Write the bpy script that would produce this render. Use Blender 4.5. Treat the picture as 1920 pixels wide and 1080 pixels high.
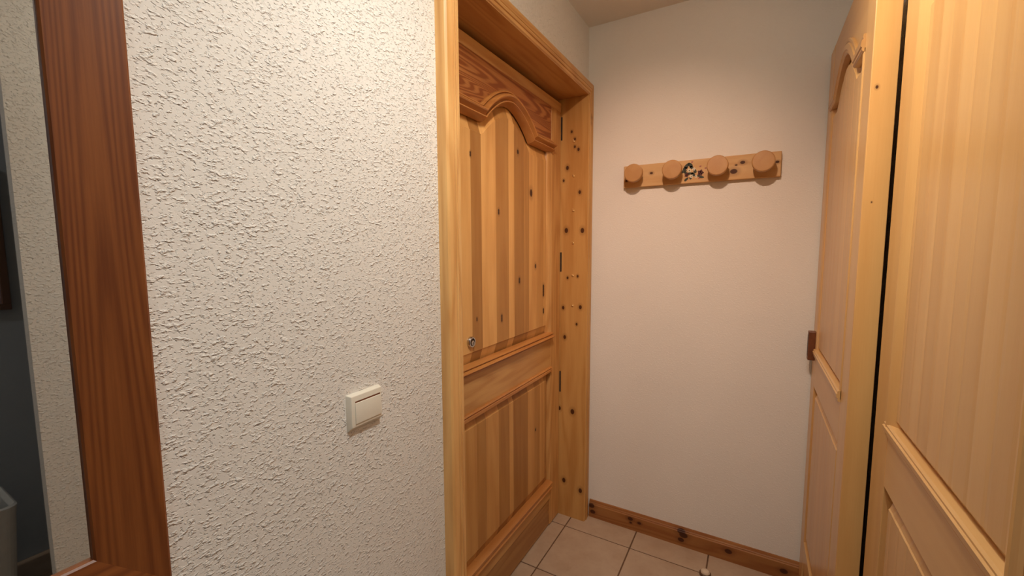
import bpy, bmesh, math, random
from mathutils import Vector, Matrix
random.seed(4)
S = bpy.context.scene
C = S.collection
for o in list(bpy.data.objects): bpy.data.objects.remove(o)

# ------------------------------------------------------------------ camera, world, light, exposure
YAW, PITCH, ROLL, FPX = 0.521862, 0.093666, -0.004275, 791.1
fwd = Vector((-math.sin(YAW)*math.cos(PITCH), math.cos(YAW)*math.cos(PITCH), -math.sin(PITCH)))
rt = Vector((math.cos(YAW), math.sin(YAW), 0)); up = rt.cross(fwd)
r2 = math.cos(ROLL)*rt + math.sin(ROLL)*up; u2 = -math.sin(ROLL)*rt + math.cos(ROLL)*up
cam = bpy.data.objects.new('camera', bpy.data.cameras.new('camera')); C.objects.link(cam)
m = Matrix((r2, u2, -fwd)).transposed().to_4x4(); m.translation = Vector((0, 0, 1.34)); cam.matrix_world = m
cam.data.sensor_width = 36; cam.data.sensor_fit = 'HORIZONTAL'; cam.data.lens = FPX/1920*36; cam.data.clip_start = .01
S.camera = cam
w = bpy.data.worlds.new('world'); S.world = w; w.use_nodes = True
w.node_tree.nodes['Background'].inputs[0].default_value = (.6, .7, .9, 1); w.node_tree.nodes['Background'].inputs[1].default_value = .1
ZL = 2.318
SPOTS = [  # position, aim, cone, power, colour: one ceiling spotlight, then two added to brighten left wall and right doors
    ((-.17, .66, ZL), (-.45, 1.94, 1.2), 70, 70.0, (1, .635, .44)),
    ((0, .40, ZL), (-.7, .90, .75), 108, 60.0, (1, .97, .89)),
    ((-.3, .75, ZL), (.25, 1.0, 1.9), 80, 85.5, (1, .835, .618))]
for P_, T_, a_, e_, c_ in SPOTS:
    ld = bpy.data.lights.new('spot_light', 'SPOT'); ld.spot_size = math.radians(a_); ld.spot_blend = 1
    ld.shadow_soft_size = .035; ld.energy = e_; ld.color = c_
    lo = bpy.data.objects.new('spot_light', ld); lo.location = P_; C.objects.link(lo)
    lo.rotation_euler = (Vector(T_)-Vector(P_)).to_track_quat('-Z', 'Y').to_euler()
PASSAGE_FILL = (.86, -.75, ZL)
for P_, d_, e_, c_ in (((-.17, .66, ZL), (0, .35, -1), 5.0, (1, .95, .80)), (PASSAGE_FILL, (0, 0, -1), 5.0, (1, .93, .85))):  # added fill at the first spotlight; added unseen lamp to brighten the passage
    l2 = bpy.data.lights.new('added_fill_light', 'AREA'); l2.shape = 'DISK'; l2.size = .075; l2.energy = e_; l2.color = c_
    lo = bpy.data.objects.new('added_fill_light', l2); lo.location = P_; C.objects.link(lo)
    lo.rotation_euler = Vector(d_).to_track_quat('-Z', 'Y').to_euler()
S.view_settings.view_transform = 'Standard'; S.view_settings.look = 'None'
S.view_settings.gamma = 1; S.view_settings.use_curve_mapping = False
S.view_settings.exposure = 0.0

# ------------------------------------------------------------------ materials
class NT:
    def __init__(s, name):
        s.m = bpy.data.materials.new(name); s.m.use_nodes = True; s.t = s.m.node_tree; s.n = s.t.nodes
        s.b = s.n['Principled BSDF']
    def add(s, typ, **kw):
        n = s.n.new(typ)
        for k, v in kw.items(): setattr(n, k, v)
        return n
    def put(s, sock, v):
        if hasattr(v, 'is_linked') or isinstance(v, bpy.types.NodeSocket): s.t.links.new(v, sock)
        else: sock.default_value = v
    def math(s, op, a, b=0.0, c=None, clamp=False):
        n = s.add('ShaderNodeMath', operation=op, use_clamp=clamp); s.put(n.inputs[0], a); s.put(n.inputs[1], b)
        if c is not None: s.put(n.inputs[2], c)
        return n.outputs[0]
    def vmath(s, op, a, b):
        n = s.add('ShaderNodeVectorMath', operation=op); s.put(n.inputs[0], a); s.put(n.inputs[1], b)
        return n.outputs['Value'] if op == 'DISTANCE' else n.outputs[0]
    def mr(s, v, a, b, c=0.0, d=1.0, smooth=False):
        n = s.add('ShaderNodeMapRange'); n.interpolation_type = 'SMOOTHSTEP' if smooth else 'LINEAR'
        s.put(n.inputs['Value'], v)
        for k, q in zip(('From Min', 'From Max', 'To Min', 'To Max'), (a, b, c, d)): s.put(n.inputs[k], q)
        return n.outputs[0]
    def mix(s, f, a, b, blend='MIX'):
        n = s.add('ShaderNodeMix', data_type='RGBA', blend_type=blend)
        s.put(n.inputs[0], f); s.put(n.inputs[6], a); s.put(n.inputs[7], b); return n.outputs[2]
    def noise(s, v, scale, detail=2, rough=.5, dist=0):
        n = s.add('ShaderNodeTexNoise'); s.put(n.inputs['Vector'], v); n.inputs['Scale'].default_value = scale
        n.inputs['Detail'].default_value = detail; n.inputs['Roughness'].default_value = rough; n.inputs['Distortion'].default_value = dist
        return n.outputs['Fac']
    def mapping(s, v, scale=(1, 1, 1), rot=(0, 0, 0)):
        n = s.add('ShaderNodeMapping'); s.put(n.inputs['Vector'], v); n.inputs['Scale'].default_value = scale
        n.inputs['Rotation'].default_value = rot; return n.outputs[0]
    def obj(s): return s.add('ShaderNodeTexCoord').outputs['Object']
    def attr(s, name): return s.add('ShaderNodeAttribute', attribute_type='OBJECT', attribute_name=name).outputs['Fac']
    def bump(s, h, strength, dist):
        n = s.add('ShaderNodeBump'); s.put(n.inputs['Height'], h); n.inputs['Strength'].default_value = strength
        n.inputs['Distance'].default_value = dist; s.t.links.new(n.outputs[0], s.b.inputs['Normal'])
    def out(s, col, rough, metal=0, coat=0, spec=.5):
        s.put(s.b.inputs['Base Color'], col); s.put(s.b.inputs['Roughness'], rough)
        s.b.inputs['Metallic'].default_value = metal; s.b.inputs['Coat Weight'].default_value = coat
        s.b.inputs['Coat Roughness'].default_value = .25
        s.b.inputs['Specular IOR Level'].default_value = spec
        return s.m

def c4(c): return (c[0], c[1], c[2], 1)

def wood(name, light, dark, axis, ring=9.0, ringamt=.45, fibamt=.4, rough=.38, coat=.0, knot=.35, knots=(), spec=.5, along=.09):
    """varnished pine; grain runs along one axis; 'seed' and 'tone' are object properties"""
    s = NT(name); P0 = s.obj(); seed = s.attr('seed')
    cb = s.add('ShaderNodeCombineXYZ')
    for i, k in enumerate((3.71, 7.33, 5.17)): s.put(cb.inputs[i], s.math('MULTIPLY', seed, k))
    P = s.vmath('ADD', P0, cb.outputs[0])
    al = [1, 1, 1]; al[axis] = along
    G = s.mapping(P, tuple(al))
    low = s.noise(G, 9, 2, .5)
    rings = s.mr(s.math('SINE', s.math('MULTIPLY', low, ring*6.283)), -1, 1, 0, 1)
    rings = s.math('POWER', rings, 1.6)
    al2 = [1, 1, 1]; al2[axis] = .03
    fib = s.noise(s.mapping(P, tuple(al2)), 420, 3, .6)
    al3 = [1, 1, 1]; al3[axis] = .12
    broad = s.noise(s.mapping(P, tuple(al3)), 26, 2, .5)
    f = s.math('ADD', s.math('MULTIPLY', rings, ringamt), s.math('MULTIPLY', s.mr(fib, .3, .7), fibamt*.6))
    f = s.math('ADD', f, s.math('MULTIPLY', s.mr(broad, .3, .7), .3), clamp=True)
    col = s.mix(f, c4(light), c4(dark))
    # sparse random knots
    kd = None
    if knot > 0:
        al4 = [8, 8, 8]; al4[axis] = 3.6
        vo = s.add('ShaderNodeTexVoronoi'); s.put(vo.inputs['Vector'], s.mapping(P, tuple(al4))); vo.inputs['Scale'].default_value = 1
        sep = s.add('ShaderNodeSeparateColor'); s.t.links.new(vo.outputs['Color'], sep.inputs[0])
        keep = s.math('LESS_THAN', sep.outputs[0], knot)
        rad = s.mr(sep.outputs[1], 0, 1, .03, .075)
        kd = s.math('MULTIPLY', s.mr(s.math('DIVIDE', vo.outputs['Distance'], rad), .55, 1.1, 1, 0, True), keep)
    for (x, y, z, r) in knots:
        sc = [1, 1, 1]; sc[axis] = .72
        d = s.vmath('DISTANCE', s.vmath('MULTIPLY', P0, tuple(sc)), (x*sc[0], y*sc[1], z*sc[2]))
        k = s.math('MAXIMUM', s.mr(d, r*.65, r*1.0, 1, 0, True), s.mr(d, r*.9, r*2.1, .28, 0, True))
        kd = k if kd is None else s.math('MAXIMUM', kd, k)
    if kd is not None: col = s.mix(s.math('MULTIPLY', kd, .97), col, c4((.055, .014, .005)))
    tone = s.math('ADD', s.attr('tone'), 1.0)
    tn = s.add('ShaderNodeCombineColor')
    s.put(tn.inputs[0], s.math('POWER', tone, .8)); s.put(tn.inputs[1], tone); s.put(tn.inputs[2], s.math('POWER', tone, 1.25))
    col = s.mix(1.0, col, tn.outputs[0], 'MULTIPLY')
    s.bump(fib, .08, .001)
    return s.out(col, rough, coat=coat, spec=spec)

PL, PD = (.66, .375, .135), (.46, .205, .055)
KJ = [(-.756, 1.872, 1.873, .006), (-.74, 1.872, 1.838, .006), (-.74, 1.872, 1.804, .006), (-.722, 1.872, 1.79, .007), (-.776, 1.872, 1.712, .009),
      (-.794, 1.872, 1.655, .006), (-.714, 1.872, 1.597, .008), (-.779, 1.872, 1.423, .011), (-.699, 1.872, 1.421, .011),
      (-.771, 1.872, 1.199, .006), (-.72, 1.872, 1.208, .006), (-.792, 1.872, 1.054, .008), (-.705, 1.872, 1.062, .009),
      (-.783, 1.872, .911, .009), (-.808, 1.872, .551, .009), (-.74, 1.872, .546, .012), (-.782, 1.872, .184, .011), (-.695, 1.872, .154, .011),
      (-.723, 1.872, .979, .006), (-.674, 1.90, 1.93, .009), (-.674, 1.9, 1.905, .007)]
M = {}
M['wz'] = wood('pine_vertical', PL, PD, 2, knot=.16)
M['wy'] = wood('pine_horizontal', PL, PD, 1, knot=.2)
M['wx'] = wood('pine_lengthwise', PL, PD, 0, knot=.3)
M['jamb'] = wood('pine_jamb', (.60, .34, .115), (.44, .205, .055), 2, ring=6, knot=0, knots=KJ, rough=.45, spec=.3)
def slit(y, z, r, n=1): return [(-.813, y, z+(k-(n-1)/2)*r*1.3, r) for k in range(n)]
KS = slit(1.574, 1.567, .014)+slit(1.318, 1.472, .006, 2)+slit(1.614, 1.264, .009)+slit(1.472, 1.212, .007, 2)+slit(1.694, 1.152, .009, 4)+slit(1.335, 1.08, .006, 3)+slit(1.462, 1.711, .008)+slit(1.146, 1.645, .005, 2)
KS += slit(1.616, .538, .006)+slit(1.695, 1.06, .007, 2)+slit(1.172, 1.1, .004, 2)
M['stave'] = wood('pine_stave', (.76, .43, .15), (.57, .265, .075), 2, ring=5, ringamt=.35, knot=0, knots=KS, rough=.42, spec=.3)
M['toprail'] = wood('pine_flame_grain', (.50, .20, .055), (.24, .062, .012), 1, ring=30, ringamt=1.0, fibamt=.7, knot=0, rough=.5, along=.06)
M['mould'] = wood('pine_moulding', (.53, .235, .066), (.38, .138, .033), 1, ring=6, knot=0, rough=.32)  # colour darkened to carry the shade on the moulding undersides
M['mirrorw_z'] = wood('dark_stained_vertical', (.27, .085, .019), (.15, .039, .008), 2, ring=34, ringamt=.55, fibamt=.6, knot=0, rough=.42, along=.035)
M['mirrorw_y'] = wood('dark_stained_horizontal', (.27, .085, .019), (.15, .039, .008), 1, ring=34, ringamt=.55, fibamt=.6, knot=0, rough=.42, along=.035)
BL, BD = (.66, .40, .165), (.56, .295, .105)
M['bz'] = wood('beech_door_vertical', BL, BD, 2, ring=4, ringamt=.3, fibamt=.3, knot=0, rough=.33, coat=.25)
M['by'] = wood('beech_door_horizontal', BL, BD, 1, ring=4, ringamt=.3, fibamt=.3, knot=0, rough=.33, coat=.25)
M['bedge'] = wood('beech_door_edge', (.72, .43, .165), (.62, .33, .11), 2, ring=7, ringamt=.3, fibamt=.35, knot=0, knots=[(.2165, 1.2375, 1.69, .0034), (.222, 1.2375, 1.44, .0016)], rough=.4)
M['peg'] = wood('peg_wood', (.50, .275, .105), (.42, .20, .066), 1, ring=5, ringamt=.3, knot=0, rough=.45)
KR = [(-.512, 1.92, 1.637, .005), (-.405, 1.92, 1.662, .006), (-.088, 1.92, 1.64, .012), (-.058, 1.92, 1.672, .008), (-.08, 1.92, 1.664, .004), (.058, 1.92, 1.662, .006)]
M['rack'] = wood('rack_pine', (.66, .43, .215), (.55, .31, .125), 0, ring=5, ringamt=.4, knot=0, knots=KR, rough=.5, spec=.2)
KB = [(-.655, 1.925, .06, .014), (-.648, 1.925, .03, .012), (-.462, 1.925, .054, .011), (-.46, 1.925, .036, .006), (-.235, 1.925, .07, .016), (-.225, 1.925, .055, .016), (-.235, 1.925, .03, .012), (-.045, 1.925, .045, .013), (.155, 1.925, .035, .013), (-.42, 1.925, .046, .008)]
M['skirt'] = wood('skirting_pine', (.37, .165, .052), (.25, .088, .024), 0, ring=8, ringamt=.5, knot=0, knots=KB, rough=.45, spec=.3)

def plaster(name, col, bump=1.0, dist=.0019):
    s = NT(name); P = s.obj()
    G = s.mapping(P, (1, .62, 1), (math.radians(38), 0, 0))
    a = s.noise(G, 170, 2, .5, .2)
    a2 = s.noise(s.mapping(P, (1, .8, 1.1), (math.radians(-25), 0, 0)), 235, 2, .5, .2)
    big = s.noise(P, 26, 2)
    grain = s.mr(a, s.mr(big, .3, .7, .46, .56), .76, 0, 1, True)
    pits = s.mr(a2, .55, .78, 0, 1, True)
    h = s.math('SUBTRACT', grain, s.math('MULTIPLY', pits, .8))
    s.bump(h, bump, dist)
    v = s.noise(P, 3, 2)
    c = s.mix(s.mr(v, .3, .7), c4(col), c4([x*.96 for x in col]))
    return s.out(c, .75, spec=.25)
M['plaster'] = plaster('rough_plaster', (.80, .775, .735))
M['plaster_fine'] = plaster('fine_plaster', (.80, .765, .72), .5, .0011)
M['ceil'] = plaster('ceiling_paint', (.80, .755, .70), .25, .001)
M['daylight_wall'] = plaster('daylight_tinted_plaster', (.36, .40, .45), .5, .001)  # blue grey stands in for cool daylight on the passage wall

def tile_mat():
    s = NT('beige_ceramic'); P = s.obj(); sd = s.attr('seed')
    cb = s.add('ShaderNodeCombineXYZ'); s.put(cb.inputs[0], s.math('MULTIPLY', sd, 3.3)); s.put(cb.inputs[1], sd)
    Q = s.vmath('ADD', P, cb.outputs[0])
    n = s.noise(Q, 9, 4, .6); n2 = s.noise(Q, 60, 3)
    c = s.mix(s.mr(n, .3, .7), (.50, .37, .265, 1), (.42, .295, .20, 1))
    c = s.mix(s.mr(n2, .5, .8, 0, .25), c, (.35, .25, .175, 1))
    s.bump(n2, .15, .001)
    return s.out(c, .42)
M['tile'] = tile_mat()
def plain(name, col, rough=.5, metal=0, scale=60, var=.06, bump=.05, emit=None):
    s = NT(name); P = s.obj(); n = s.noise(P, scale, 3)
    c = s.mix(s.mr(n, .3, .7), c4(col), c4([x*(1-var) for x in col])); s.bump(n, bump, .001)
    mm = s.out(c, rough, metal)
    if emit: s.b.inputs['Emission Color'].default_value = c4(emit[0]); s.b.inputs['Emission Strength'].default_value = emit[1]
    return mm
M['grout'] = plain('brown_grout', (.16, .085, .045), .9, var=.3)
M['mirror'] = plain('mirror_silver', (.83, .85, .84), .015, 1, var=0, bump=0)
M['switch'] = plain('cream_plastic', (.78, .74, .64), .32, scale=300, var=.02)
M['dark'] = plain('dark_gap', (.02, .012, .008), .7)
M['steel'] = plain('lock_steel', (.62, .6, .58), .22, 1)
M['lockshade'] = plain('lock_recess_shade', (.10, .06, .04), .4, .6)
M['brass'] = plain('brass', (.95, .75, .40), .38, 1)
M['pull'] = plain('brown_pull', (.17, .055, .022), .4, scale=90, var=.3)
M['pulldark'] = plain('pull_recess_shade', (.03, .008, .004), .6)
M['binwhite'] = plain('white_bin_plastic', (.72, .72, .70), .5)
M['binfill'] = plain('black_fill', (.015, .015, .017), .4)
M['stop'] = plain('beige_rubber', (.70, .56, .42), .35)
M['stopring'] = plain('brown_rubber', (.12, .06, .03), .6)
M['lampglass'] = plain('lit_bulb_face', (.9, .85, .75), .4, emit=((1, .83, .63), 12.0))
M['chrome'] = plain('brushed_nickel', (.7, .68, .65), .3, 1)
M['pic'] = plain('pink_print', (.45, .30, .30), .7, scale=14, var=.5)
M['picframe'] = plain('dark_brown_frame', (.10, .045, .025), .5)
M['pgreen'] = plain('paint_dark_green', (.035, .04, .018), .6, scale=200, var=.5)
M['pcream'] = plain('paint_cream', (.82, .74, .56), .6)
M['pred'] = plain('paint_dark_red', (.14, .022, .018), .6, scale=300, var=.6)
M['ppink'] = plain('paint_dusty_pink', (.38, .13, .10), .6)

# ------------------------------------------------------------------ helpers
def link(name, me, mat, parent=None, **props):
    o = bpy.data.objects.new(name, me); C.objects.link(o)
    if mat and not me.materials: me.materials.append(M[mat])
    if parent: o.parent = parent; o.location = -Vector(parent['base']) if 'base' in parent else (0, 0, 0)
    for k, v in props.items(): o[k] = v
    return o
def fin(bm, name, mat, parent=None, smooth=False, **props):
    bmesh.ops.recalc_face_normals(bm, faces=bm.faces)
    me = bpy.data.meshes.new(name); bm.to_mesh(me); bm.free()
    if smooth: me.shade_smooth()
    if 'seed' not in props: props['seed'] = random.uniform(0, 9)
    return link(name, me, mat, parent, **props)
def tag(o, label, cat, kind=None, group=None):
    o['label'] = label; o['category'] = cat
    if kind: o['kind'] = kind
    if group: o['group'] = group
    return o
def thing(name, label, cat, loc=(0, 0, 0), kind=None, group=None):
    o = bpy.data.objects.new(name, None); C.objects.link(o); o.location = loc; o['base'] = list(loc); o.empty_display_size = .05
    return tag(o, label, cat, kind, group)
def bbox(bm, a, b, bev=0, seg=2):
    vs = [bm.verts.new((x, y, z)) for x in (a[0], b[0]) for y in (a[1], b[1]) for z in (a[2], b[2])]
    fs = [bm.faces.new([vs[i] for i in f]) for f in ((0, 1, 3, 2), (4, 6, 7, 5), (0, 4, 5, 1), (2, 3, 7, 6), (0, 2, 6, 4), (1, 5, 7, 3))]
    if bev:
        es = list({e for f in fs for e in f.edges})
        bmesh.ops.bevel(bm, geom=es, offset=bev, segments=seg, affect='EDGES', profile=.5, clamp_overlap=True)
def box(name, a, b, mat, parent=None, bev=0, **props):
    bm = bmesh.new(); bbox(bm, a, b, bev); return fin(bm, name, mat, parent, **props)
def lathe(name, prof, origin, axis, mat, parent=None, n=40, smooth=True, **props):
    """prof: (radius, distance along axis)"""
    ax = Vector(axis).normalized(); t = Vector((0, 0, 1)) if abs(ax.z) < .9 else Vector((1, 0, 0))
    e1 = ax.cross(t).normalized(); e2 = ax.cross(e1); o = Vector(origin); bm = bmesh.new(); rings = []
    for r, d in prof:
        rings.append([bm.verts.new(o + ax*d + (e1*math.cos(2*math.pi*i/n) + e2*math.sin(2*math.pi*i/n))*max(r, 1e-5)) for i in range(n)])
    for A, B in zip(rings, rings[1:]):
        for i in range(n): bm.faces.new((A[i], A[(i+1) % n], B[(i+1) % n], B[i]))
    bm.faces.new(rings[0]); bm.faces.new(rings[-1])
    o_ = fin(bm, name, mat, parent, **props)
    if smooth: o_.data.shade_smooth(); o_.data.set_sharp_from_angle(angle=math.radians(24))
    return o_

class Frame:
    """door-face frame: s along world y, z up, n out of the face"""
    def __init__(f, x0, sgn): f.x0, f.sgn = x0, sgn
    def p(f, s, z, n): return (f.x0 + f.sgn*n, s, z)
def sweep(name, F, path, prof, mat, parent, smooth=True, seg=None, **props):
    """moulding swept along path [(s,z)], prof [(offset to the left of travel, n)], mitred"""
    bm = bmesh.new(); rings = []; k = len(path)
    for i in range(k):
        p = Vector(path[i]); d0 = (p-Vector(path[i-1])).normalized() if i else None
        d1 = (Vector(path[i+1])-p).normalized() if i < k-1 else None
        if d0 is None: d0 = d1
        if d1 is None: d1 = d0
        n0, n1 = Vector((-d0.y, d0.x)), Vector((-d1.y, d1.x)); b = (n0+n1).normalized(); b = b/max(.35, b.dot(n1))
        rings.append([bm.verts.new(F.p(p.x+b.x*o, p.y+b.y*o, n)) for o, n in prof])
    q = len(prof)
    if seg:
        for k_, r_ in enumerate(rings):
            if k_ not in seg:
                for v in r_: bm.verts.remove(v)
        rings = [rings[k_] for k_ in seg]
    for A, B in zip(rings, rings[1:]):
        for j in range(q): bm.faces.new((A[j], A[(j+1) % q], B[(j+1) % q], B[j]))
    bm.faces.new(rings[0]); bm.faces.new(rings[-1])
    o = fin(bm, name, mat, parent, **props)
    if smooth: o.data.shade_smooth(); o.data.set_sharp_from_angle(angle=math.radians(28))
    return o
BOLECT = [(0, -.012), (0, .008), (.003, .0135), (.0075, .0145), (.0095, .0075), (.0115, .008), (.013, .020), (.0165, .0275), (.021, .030), (.0245, .028), (.029, .019), (.034, .0125), (.036, .013), (.0375, .0195), (.041, .0195), (.044, .014), (.050, .002), (.052, -.012)]
FLATM = [(0, -.012), (0, .004), (.002, .006), (.006, .0065), (.008, .0045), (.010, .0085), (.020, .010), (.022, .007), (.026, .0075), (.029, .004), (.030, -.012)]
SMALLM = [(0, -.012), (0, .006), (.005, .010), (.010, .006), (.013, .009), (.022, .010), (.026, .004), (.028, -.012)]
SIDEB = [(0, -.004), (0, .002), (.003, .0045), (.007, .002), (.010, .004), (.020, .0035), (.030, -.002), (.036, -.009), (.038, -.014)]

def arch_curve(c, half, z0, rise, shoulder):
    """lower line of the arched top: flat shoulder, corner, arc, corner, flat shoulder; returns list of (s,z)"""
    pts = [(c-half, z0), (c-shoulder, z0)]; n = 28
    for i in range(1, n):
        t = -1+2*i/n; a = abs(t)
        z = math.cos(t*math.pi/2)**.92 * (1-.10*a*(1-a)) if a < 1 else 0
        pts.append((c+t*shoulder, z0+rise*z))
    return pts+[(c+shoulder, z0), (c+half, z0)]
def interp(pts, s):
    for (a, za), (b, zb) in zip(pts, pts[1:]):
        if a <= s <= b: return za+(zb-za)*(s-a)/max(1e-9, b-a)
    return pts[0][1] if s < pts[0][0] else pts[-1][1]
def stave(F, a, b, pa, pb, zlow, ztop, mat, parent, bw=.045, bd=.014, base=-.003, tone=0):
    """one stave of a raised panel: field at n=base, sloping to base-bd at the panel's edge (pa..pb, zlow, ztop(s))"""
    cuts = {a, b}
    for v in (pa+bw, pa+bw+.002, pb-bw, pb-bw-.002):
        if a < v < b: cuts.add(v)
    k = 6
    for i in range(1, k): cuts.add(a+(b-a)*i/k)
    cuts = sorted(cuts); bm = bmesh.new(); cols = []
    def depth(d): return base if d >= bw+.0019 else base-.0025-bd*(1-max(0, d)/bw)
    for s in cuts:
        zt = ztop(s); ds = min(s-pa, pb-s); row = []
        for z, dz in ((zlow, 0), (zlow+bw, bw), (zlow+bw+.002, bw+.002), (zt-bw-.002, bw+.002), (zt-bw, bw), (zt, 0)):
            e = .0006 if (s in (a, b)) else 0
            row.append(bm.verts.new(F.p(s, z, depth(min(ds, dz))-e)))
        back = [bm.verts.new(F.p(s, zlow, -.026)), bm.verts.new(F.p(s, zt, -.026))]
        cols.append((row, back))
    for (r0, b0), (r1, b1) in zip(cols, cols[1:]):
        for j in range(5): bm.faces.new((r0[j], r1[j], r1[j+1], r0[j+1]))
        bm.faces.new((r0[0], b0[0], b1[0], r1[0])); bm.faces.new((r0[5], r1[5], b1[1], b0[1]))
        bm.faces.new((b0[0], b0[1], b1[1], b1[0]))
    for r, bk in (cols[0], cols[-1]): bm.faces.new(r+[bk[1], bk[0]])
    return fin(bm, 'stave', mat, parent, tone=tone)

def door_leaf(root, F, s0, s1, H, stw, zz, arch, upper, lower, mats, topcol=None, zgap=.006, thick=.042, topstrip=True, side=SIDEB, toptone=0, flat=False):
    """zz = (lower panel bottom, lower panel top, upper panel bottom); arch = (z0, rise, shoulder); upper/lower = [(s, tone), ..., (s_end, None)]"""
    mz, my, mst, mm = mats; a, b = s0+stw, s1-stw; c = (a+b)/2; z1, z2, z3 = zz; zh = H-.04 if topstrip else H
    box('core_board', F.p(s0, zgap, -thick), F.p(s1, H, -.024), my, root) if F.sgn > 0 else None
    if F.sgn < 0: box('core_board', (F.x0+.024, s0, zgap), (F.x0+thick, s1, H), mz if 'edge' not in mats[0] else mz, root)
    def fb(name, sa, sb, za, zb, mat, tone=0, n=0):
        p, q = F.p(sa, za, -.026), F.p(sb, zb, n)
        return box(name, [min(x) for x in zip(p, q)], [max(x) for x in zip(p, q)], mat, root, bev=.0015, tone=tone)
    fb('stile', s0, a, zgap, zh, mz); fb('stile', b, s1, zgap, zh, mz)
    fb('bottom_rail', a, b, zgap, z1-.085, my, -.42, -.004)
    fb('rail_strip', a, b, z1-.085, z1-.002, my, 0, .0)
    fb('middle_rail', a, b, z2, z3, my, 0, 0)
    if topstrip: fb('head_strip', s0, s1, zh, H, my, 0, .003)
    A = arch_curve(c, (b-a)/2, arch[0], arch[1], arch[2])
    # top rail with an arched underside
    bm = bmesh.new(); prev = None
    samp = sorted({p[0] for p in A})
    for s in samp:
        zb = interp(A, s)+.012
        cur = [bm.verts.new(F.p(s, zb, -.001)), bm.verts.new(F.p(s, zh, -.001)), bm.verts.new(F.p(s, zh, -.02)), bm.verts.new(F.p(s, zb, -.02))]
        if prev:
            for j in range(4): bm.faces.new((prev[j], prev[(j+1) % 4], cur[(j+1) % 4], cur[j]))
        else: bm.faces.new(cur)
        prev = cur
    bm.faces.new(prev)
    fin(bm, 'top_rail', topcol or my, root, tone=toptone)
    # staves
    for lst, zl, zt in ((upper, z3, lambda s: interp(A, s)+.004), (lower, z1, lambda s: z2)):
        for (sa, tn), (sb, _) in zip(lst, lst[1:]): stave(F, sa, sb, a, b, zl, zt, mst, root, tone=tn, bw=.03 if flat else .045)
    # mouldings (travel direction chosen so that offset 0 is the outer line)
    if flat:
        sweep('arched_moulding', F, A, [((.03-o)*1.4, n*.9) for o, n in FLATM], mm, root, tone=-.3)  # lowered tone paints in the shade under the arch
        sweep('rail_moulding', F, [(a, z3-.010), (b, z3-.010)], FLATM, mm, root)
    else:
        sweep('arched_moulding', F, A, [(.05-o, n) for o, n in BOLECT], mm, root)
        sweep('rail_moulding', F, [(a, z3-.024), (b, z3-.024)], [(o*.68, n*.8) for o, n in BOLECT], mm, root)
        sweep('rail_moulding', F, [(a, z2-.016), (b, z2-.016)], [(.028-o, n) for o, n in SMALLM], mm, root)
        sweep('rail_moulding', F, [(a, z1-.03), (b, z1-.03)], SMALLM[:1]+[(o*1.4, n*1.4) for o, n in SMALLM[1:]], mm, root)
    for za, zb in ((z3-.004, arch[0]+.01),):
        sweep('side_bead', F, [(a, za), (a, zb)], [(-o, n) for o, n in side], mz, root)
        sweep('side_bead', F, [(b, za), (b, zb)], [(o, n) for o, n in side], mz, root)
    return a, b

# ------------------------------------------------------------------ the setting
XL, YB, ZC, XR = -.702, 1.94, 2.343, .312
# floor with single tiles
fl = thing('floor', 'beige ceramic tiled floor with narrow brown joints', 'floor', (0, 0, 0), 'structure')
box('grout_bed', (-.95, -1.7, -.06), (1.42, YB+.1, -.0025), 'grout', fl)
pt = .311; g = .0055
i = -1
xs = [-.743+pt*k for k in range(-1, 8)]; ys = [1.799+pt*k for k in range(-12, 2)]
tmesh = None
for xi, x in enumerate(xs):
    for yi, y in enumerate(ys):
        x0, x1, y0, y1 = max(x+g/2, -.86), min(x+pt-g/2, 1.32), max(y-pt+g/2, -1.6), min(y-g/2, YB)
        if x1-x0 < .01 or y1-y0 < .01: continue
        bm = bmesh.new(); dz = random.uniform(-.0004, .0004)
        bbox(bm, (x0, y0, -.012), (x1, y1, dz), .0016, 2); fin(bm, 'tile', 'tile', fl, seed=random.uniform(0, 9))
# ceiling
tag(box('ceiling', (-.95, -1.7, ZC), (1.42, YB+.1, ZC+.08), 'ceil'), 'plain painted ceiling above the entrance hall', 'ceiling', 'structure')
# walls
bm = bmesh.new()
bbox(bm, (XL-.2, -1.7, 0), (XL, .875, ZC)); bbox(bm, (XL-.2, .875, 2.05), (XL, YB, ZC)); bbox(bm, (XL-.2, 1.915, 0), (XL, YB, 2.05))
tag(fin(bm, 'wall_left', 'plaster'), 'rough white plaster wall around the panelled entrance door', 'wall', 'structure')
tag(box('wall_back', (-.95, YB, 0), (1.42, YB+.1, ZC), 'plaster_fine'), 'white plaster wall behind the coat rack', 'wall', 'structure')
bm = bmesh.new(); bbox(bm, (XR, .325, 0), (XR+.04, YB, ZC)); bbox(bm, (XR, -1.7, 0), (XR+.04, -.62, ZC))
tag(fin(bm, 'wall_right', 'plaster'), 'white plaster wall ending at an open passage, seen in the mirror', 'wall', 'structure')
tag(box('wall_rear', (-.95, -1.7, 0), (1.42, -1.6, ZC), 'plaster_fine'), 'white plaster wall closing the hall opposite the coat rack', 'wall', 'structure')
tag(box('wall_passage', (1.32, -1.6, 0), (1.42, YB, ZC), 'daylight_wall'), 'side passage wall with daylight painted in as blue grey, seen in the mirror', 'wall', 'structure')
tag(box('wall_outer', (XL-.26, .7, 0), (XL-.2, YB+.1, ZC), 'plaster_fine'), 'wall backing the entrance door recess', 'wall', 'structure')
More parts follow.
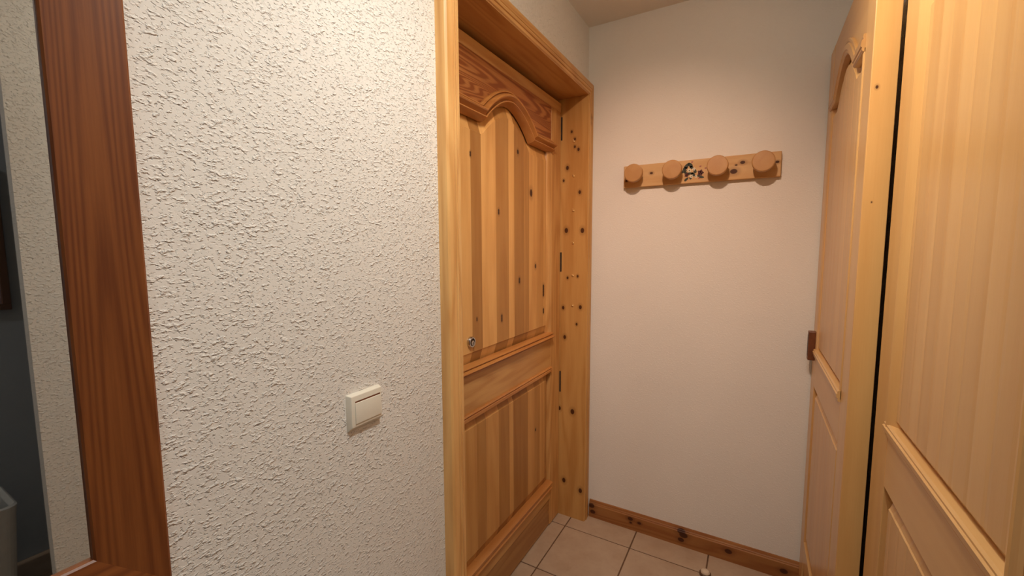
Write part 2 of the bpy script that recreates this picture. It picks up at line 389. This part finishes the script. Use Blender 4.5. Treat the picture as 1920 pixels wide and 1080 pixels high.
# skirting on the back wall
bm = bmesh.new(); pr = [(0, 0), (-.015, 0), (-.015, .066), (-.012, .070), (-.0115, .073), (-.009, .076), (-.005, .084), (0, .085)]
ra = [bm.verts.new((-.668, YB+y, z)) for y, z in pr]; rb = [bm.verts.new((XR, YB+y, z)) for y, z in pr]
for j in range(len(pr)): bm.faces.new((ra[j], ra[(j+1) % len(pr)], rb[(j+1) % len(pr)], rb[j]))
bm.faces.new(ra); bm.faces.new(rb)
tag(fin(bm, 'baseboard_back', 'skirt'), 'knotty pine skirting board along the white wall under the coat rack', 'baseboard', 'structure')

# entrance door casing
tr = thing('trim_1', 'pine casing and deep jambs framing the entrance door', 'door frame', (XL, 1.4, 0), 'structure')
XF, XD = -.671, -.809
def casing(path, tone, mat, seg):
    # profile measured from the opening outwards; n from the wall face
    pr = [(0, -.03), (0, .026), (.003, .030), (.012, .031), (.0145, .026), (.017, .0315), (.022, .0335), (.026, .0325), (.0285, .027), (.031, .031), (.050, .031), (.056, .027), (.058, .020), (.058, -.03)]
    F = Frame(XL, 1)
    return sweep('casing_board', F, path, pr, mat, tr, seg=seg, tone=tone)
ya, yb_, zh = .906, 1.874, 2.026
full = [(ya, 0), (ya, zh), (yb_, zh), (yb_, 0)]
casing(full, .40, 'wz', (0, 1)); casing(full, -.02, 'wy', (1, 2)); casing(full, -.03, 'jamb', (2, 3))
box('jamb_board', (-.86, ya-.022, 0), (XL+.026, ya, zh+.02), 'wz', tr)
box('jamb_board', (-.86, 1.872, 0), (XL+.026, 1.905, zh+.02), 'jamb', tr)
box('head_board', (-.86, ya-.02, zh-.002), (XL+.026, 1.9, zh+.022), 'wy', tr, tone=-.12)
for z0, z1 in ((1.84, 1.945), (1.228, 1.32), (.636, .74)):
    box('hinge_leaf', (-.8088, 1.8695, z0), (-.8018, 1.8735, z1), 'dark', tr, bev=.001)
for z in (1.827, 1.672, 1.514, 1.363, 1.21, 1.067):
    lathe('brass_screw', [(.0001, 0), (.0055, .0), (.0055, .0012), (.0048, .003), (.0028, .0048), (.0001, .0054)], (-.744, 1.872, z), (0, -1, 0), 'brass', tr, n=16)
    box('brass_hook', (-.7452, 1.861, z+.004), (-.7428, 1.872, z+.0075), 'brass', tr, bev=.0008)

# entrance door leaf
d1 = thing('door_1', 'closed knotty pine entrance door with arched raised panel', 'door', (XD, 1.39, 0), 'structure')
UB = [(1.010, 0), (1.085, .10), (1.146, -.42), (1.207, .14), (1.300, -.38), (1.390, .06), (1.433, -.48), (1.510, -.38), (1.556, -.03), (1.632, -.24), (1.692, -.14), (1.764, None)]
LB = [(1.010, -.2), (1.10, -.22), (1.163, -.40), (1.222, -.14), (1.308, -.46), (1.388, -.14), (1.420, -.52), (1.545, -.2), (1.607, -.42), (1.660, -.22), (1.705, -.40), (1.764, None)]
door_leaf(d1, Frame(XD, 1), .908, 1.868, 2.004, .104, (.222, .778, .945), (1.764, .095, .172), UB, LB, ('wz', 'wy', 'stave', 'mould'), topcol='toprail')
lk = lathe('lock_cylinder', [(.0001, -.004), (.0185, -.004), (.0185, .004), (.0165, .008), (.013, .008), (.0125, .003), (.0001, .003)], (XD, 1.13, 1.03), (1, 0, 0), 'steel', d1, n=28)
lathe('key_plug', [(.0001, .0025), (.0085, .0025), (.0085, .009), (.0072, .010), (.0001, .010)], (XD, 1.13, 1.027), (1, 0, 0), 'steel', lk, n=20)
box('keyhole', (XD+.0098, 1.1285, 1.022), (XD+.0105, 1.1315, 1.032), 'dark', lk)
lathe('escutcheon_shadow_ring', [(.0086, .0032), (.0128, .0032), (.0128, .0042), (.0086, .0042)], (XD, 1.13, 1.03), (1, 0, 0), 'lockshade', lk, n=28)  # dark ring put in as the shade inside the lock

# door leaves along the right side
def even(a, b, n, tones):
    return [(a+(b-a)*k/n, tones[k % len(tones)]) for k in range(n)]+[(b, None)]
d2 = thing('door_2', 'pale varnished panel door standing open against the wall beside the coat rack', 'door', (.205, 1.58, 0), 'structure')
a2, b2 = 1.24+.085, 1.928-.085
door_leaf(d2, Frame(.205, -1), 1.24, 1.928, 2.02, .085, (.235, .835, .955), (1.80, .085, .15), even(a2, b2, 8, (.0, -.04, .03, -.03, .02)), even(a2, b2, 8, (-.02, .02, -.04)), ('bz', 'by', 'bz', 'by'), topstrip=False, thick=.046, toptone=-.12, flat=True, side=[(o*.8, n*.5 if n > 0 else n) for o, n in SIDEB])
box('edge_lipping', (.2055, 1.2375, .006), (.2505, 1.2405, 2.02), 'bedge', d2, bev=.0008)
pl = box('pull_plate', (.183, 1.862, .925), (.2055, 1.892, 1.032), 'pull', d2, bev=.003)
box('finger_slot_shade', (.1825, 1.868, .94), (.186, 1.887, 1.018), 'pulldark', pl, bev=.001)  # dark block standing in for the shade inside the pull
d3 = thing('door_3', 'pale varnished panel door with bright vertical bead, next to a dark gap', 'door', (.25, .85, 0), 'structure')
a3, b3 = .50+.105, 1.212-.105
door_leaf(d3, Frame(.252, -1), .50, 1.212, 2.02, .105, (.235, .845, .966), (1.80, .085, .15), even(a3, b3, 10, (.05, -.06, .03, -.03, .0, .06, -.05)), even(a3, b3, 10, (-.03, .02, -.05)), ('bz', 'by', 'bz', 'by'), topstrip=False, thick=.042, flat=True,
          side=[(0, -.004), (0, .002), (.004, .005), (.008, .0025), (.012, .0075), (.016, .0085), (.022, .0065), (.034, -.002), (.046, -.011), (.050, -.016)])

# ------------------------------------------------------------------ mirror on the left wall
mr = thing('wall_mirror', 'wall mirror in a reddish brown stained wooden frame', 'mirror', (XL, -.2, .89))
y0, y1, z0, z1 = -.57, .163, .962, 1.80; fw = .0715
box('mirror_glass', (XL+.004, y0-.02, z0-.02), (XL+.010, y1+.02, z1+.02), 'mirror', mr)
def frame_piece(name, A, B, oA, oB, mat):
    # inner line A-B, outer line oA-oB in (y,z); section: thick at the outside, thin at the inside
    bm = bmesh.new(); R_ = []
    for i_, o_ in ((A, oA), (B, oB)):
        L = lambda t: (i_[0]+(o_[0]-i_[0])*t, i_[1]+(o_[1]-i_[1])*t)
        sec = [(0, .001), (0, .015), (.03, .0175), (.96, .030), (.99, .0285), (1, .025), (1, .001)]
        R_.append([bm.verts.new((XL+x, L(t)[0], L(t)[1])) for t, x in sec])
    for j in range(7): bm.faces.new((R_[0][j], R_[0][(j+1) % 7], R_[1][(j+1) % 7], R_[1][j]))
    bm.faces.new(R_[0]); bm.faces.new(R_[1]); return fin(bm, name, mat, mr)
I = [(y0, z0), (y1, z0), (y1, z1), (y0, z1)]; O = [(y0-fw, z0-fw), (y1+fw, z0-fw), (y1+fw, z1+fw), (y0-fw, z1+fw)]
frame_piece('frame_rail', I[0], I[1], O[0], O[1], 'mirrorw_y'); frame_piece('frame_stile', I[1], I[2], O[1], O[2], 'mirrorw_z')
frame_piece('frame_rail', I[2], I[3], O[2], O[3], 'mirrorw_y'); frame_piece('frame_stile', I[3], I[0], O[3], O[0], 'mirrorw_z')

# ------------------------------------------------------------------ light switch
sw = thing('light_switch', 'cream plastic rocker light switch on the rough plaster wall', 'light switch', (XL, .592, 1.005))
def frust(name, y0, y1, z0, z1, x0, x1, iy, iz0, iz1, mat, parent, bev=.0015):
    bm = bmesh.new()
    v = [bm.verts.new(p) for p in ((x0, y0, z0), (x0, y1, z0), (x0, y1, z1), (x0, y0, z1), (x1, y0+iy, z0+iz0), (x1, y1-iy, z0+iz0), (x1, y1-iy, z1-iz1), (x1, y0+iy, z1-iz1))]
    for f in ((0, 3, 2, 1), (4, 5, 6, 7), (0, 1, 5, 4), (1, 2, 6, 5), (2, 3, 7, 6), (3, 0, 4, 7)): bm.faces.new([v[i] for i in f])
    bmesh.ops.bevel(bm, geom=bm.edges[:], offset=bev, segments=3, affect='EDGES', profile=.5)
    o = fin(bm, name, mat, parent); o.data.shade_smooth(); o.data.set_sharp_from_angle(angle=math.radians(40)); return o
frust('cover_frame', .5465, .6345, .9655, 1.0465, XL-.002, XL+.012, .0045, .013, .003, 'switch', sw)
box('rocker_gap', (XL+.008, .5605, 1.0285), (XL+.0124, .6260, 1.0318), 'pull', sw)
rk = frust('rocker', .5590, .6270, .9810, 1.0290, XL+.006, XL+.0140, .0006, .004, .0005, 'switch', sw, .0006)

# ------------------------------------------------------------------ coat rack
cr = thing('coat_rack', 'wooden coat rack with four round pegs and a painted flower motif', 'coat rack', (-.227, YB, 1.655))
box('back_board', (-.525, 1.920, 1.607), (.071, YB, 1.702), 'rack', cr, bev=.003)
for k, x in enumerate((-.469, -.312, -.143, .012)):
    lathe('peg', [(.0001, 0), (.024, 0), (.023, .027), (.028, .036), (.0365, .041), (.0385, .044), (.0385, .0595), (.0375, .0622), (.035, .0637), (.0001, .0642)],
          (x, 1.922, 1.660), (0, -1, 0), 'peg', cr, n=44)
def blob(name, pts, mat, parent, y=1.9197):
    bm = bmesh.new(); f = [bm.verts.new((x, y-.0004, z)) for x, z in pts]; b = [bm.verts.new((x, y+.001, z)) for x, z in pts]
    bm.faces.new(f); bm.faces.new(b)
    for j in range(len(pts)): bm.faces.new((f[j], f[(j+1) % len(pts)], b[(j+1) % len(pts)], b[j]))
    return fin(bm, name, mat, parent)
def leafp(cx, cz, L, W, a, n=12):
    r = []
    for i_ in range(n):
        t = 2*math.pi*i_/n; u, v = L*math.cos(t), W*math.sin(t)*(1-.35*math.cos(t)); r.append((cx+u*math.cos(a)-v*math.sin(a), cz+u*math.sin(a)+v*math.cos(a)))
    return r
for cx, cz, L, W, a in ((-.262, 1.679, .011, .006, .9), (-.249, 1.681, .010, .006, 2.2), (-.242, 1.669, .009, .005, -.7), (-.268, 1.668, .008, .005, .3), (-.273, 1.657, .010, .005, .2), (-.264, 1.648, .009, .005, 2.4),
                        (-.231, 1.656, .009, .005, 1.9), (-.235, 1.640, .010, .005, -.9), (-.247, 1.646, .011, .004, .0), (-.262, 1.624, .009, .004, .7), (-.246, 1.630, .007, .004, 1.4), (-.204, 1.628, .008, .004, -.2), (-.214, 1.636, .007, .004, .5)):
    blob('painted_leaf', leafp(cx, cz, L*1.2, W*1.15, a), 'pgreen', cr)
for fx, fz, R in ((-.252, 1.659, .0085), (-.235, 1.663, .007), (-.243, 1.634, .0075), (-.226, 1.632, .006)):
    for q in range(6): blob('painted_petal', leafp(fx+R*.6*math.cos(q*1.047), fz+R*.6*math.sin(q*1.047), R*.48, R*.26, q*1.047), 'pcream', cr, 1.9193)
    blob('painted_eye', leafp(fx, fz, R*.24, R*.24, 0), 'pgreen', cr, 1.9189)
for fx, fz, R in ((-.209, 1.646, .0125), (-.262, 1.641, .009)):
    for q in range(5): blob('painted_petal', leafp(fx+R*.5*math.cos(q*1.257), fz+R*.5*math.sin(q*1.257), R*.55, R*.42, q*1.257), 'pred', cr, 1.9193)
    for q in range(3): blob('painted_petal', leafp(fx+R*.3*math.cos(q*2.1+.5), fz+R*.3*math.sin(q*2.1+.5), R*.2, R*.09, q*2.1+1.5), 'ppink', cr, 1.9189)
for cx, cz in ((-.242, 1.692), (-.210, 1.672), (-.190, 1.663), (-.213, 1.625)):
    blob('painted_bud', leafp(cx, cz, .0045, .003, .3), 'ppink', cr)

# ------------------------------------------------------------------ small things
ds = thing('door_stop', 'small round beige door stop on the floor tiles by the skirting', 'door stop', (-.122, 1.795, 0))
lathe('rubber_ring', [(.017, 0), (.022, 0), (.022, .008), (.0195, .011), (.017, .010)], (-.122, 1.795, 0), (0, 0, 1), 'stopring', ds, n=28)
lathe('dome', [(.0001, 0), (.0175, 0), (.0175, .014), (.014, .019), (.007, .022), (.0001, .0225)], (-.122, 1.795, 0), (0, 0, 1), 'stop', ds, n=28)
for P_, lb in ((SPOTS[0][0], 'small round ceiling spotlight turned towards the coat rack'), (SPOTS[1][0], 'added unseen ceiling spotlight brightening the light switch wall'),
               (SPOTS[2][0], 'added unseen ceiling spotlight brightening the pale panel doors'), (PASSAGE_FILL, 'added unseen spotlight brightening the side passage')):
    cl = thing('ceiling_spotlight', lb, 'spotlight', (P_[0], P_[1], ZC), group='ceiling spotlights')  # first is the hall lamp; the others are added, unseen fill lamps
    lathe('trim_ring', [(.043, 0), (.056, 0), (.056, .012), (.050, .020), (.043, .020)], (P_[0], P_[1], ZC), (0, 0, -1), 'chrome', cl, n=36)
    lathe('bulb_face', [(.0001, 0), (.043, 0), (.043, .010), (.0001, .012)], (P_[0], P_[1], ZC), (0, 0, -1), 'lampglass', cl, n=36)
# in the side passage, seen only in the mirror
wb = thing('waste_bin', 'white bin with a dark open top in the side passage, seen in the mirror', 'bin', (1.08, .22, 0))
bm = bmesh.new(); lv = []
for z, e in ((0, .0), (.36, .02), (.40, .024), (.405, .018), (.38, .010)):
    hw, hd = .13+e, .11+e; r = .03; ring = []
    for cx, cy, a0 in ((hd-r, hw-r, 0), (-hd+r, hw-r, 90), (-hd+r, -hw+r, 180), (hd-r, -hw+r, 270)):
        for k in range(6):
            t = math.radians(a0+18*k); ring.append(bm.verts.new((1.08+cx+r*math.cos(t), .22+cy+r*math.sin(t), z)))
    lv.append(ring)
for A, B in zip(lv, lv[1:]):
    for j in range(24): bm.faces.new((A[j], A[(j+1) % 24], B[(j+1) % 24], B[j]))
bm.faces.new(lv[0]); fin(bm, 'bin_body', 'binwhite', wb)
box('dark_fill', (.97, .1, .33), (1.19, .34, .372), 'binfill', wb, bev=.02)  # black block filling the bin's open top
pc = thing('picture_frame', 'picture in a dark brown frame on the side passage wall, seen in the mirror', 'picture', (1.32, .27, 1.10))
box('print', (1.308, .06, 1.12), (1.316, .45, 1.65), 'pic', pc)
for n_, a_, b_ in (('frame_bar', (1.30, .03, 1.095), (1.319, .475, 1.12)), ('frame_bar', (1.30, .03, 1.65), (1.319, .475, 1.675)), ('frame_bar', (1.30, .03, 1.12), (1.319, .06, 1.65)), ('frame_bar', (1.30, .45, 1.12), (1.319, .475, 1.65))):
    box(n_, a_, b_, 'picframe', pc, bev=.002)
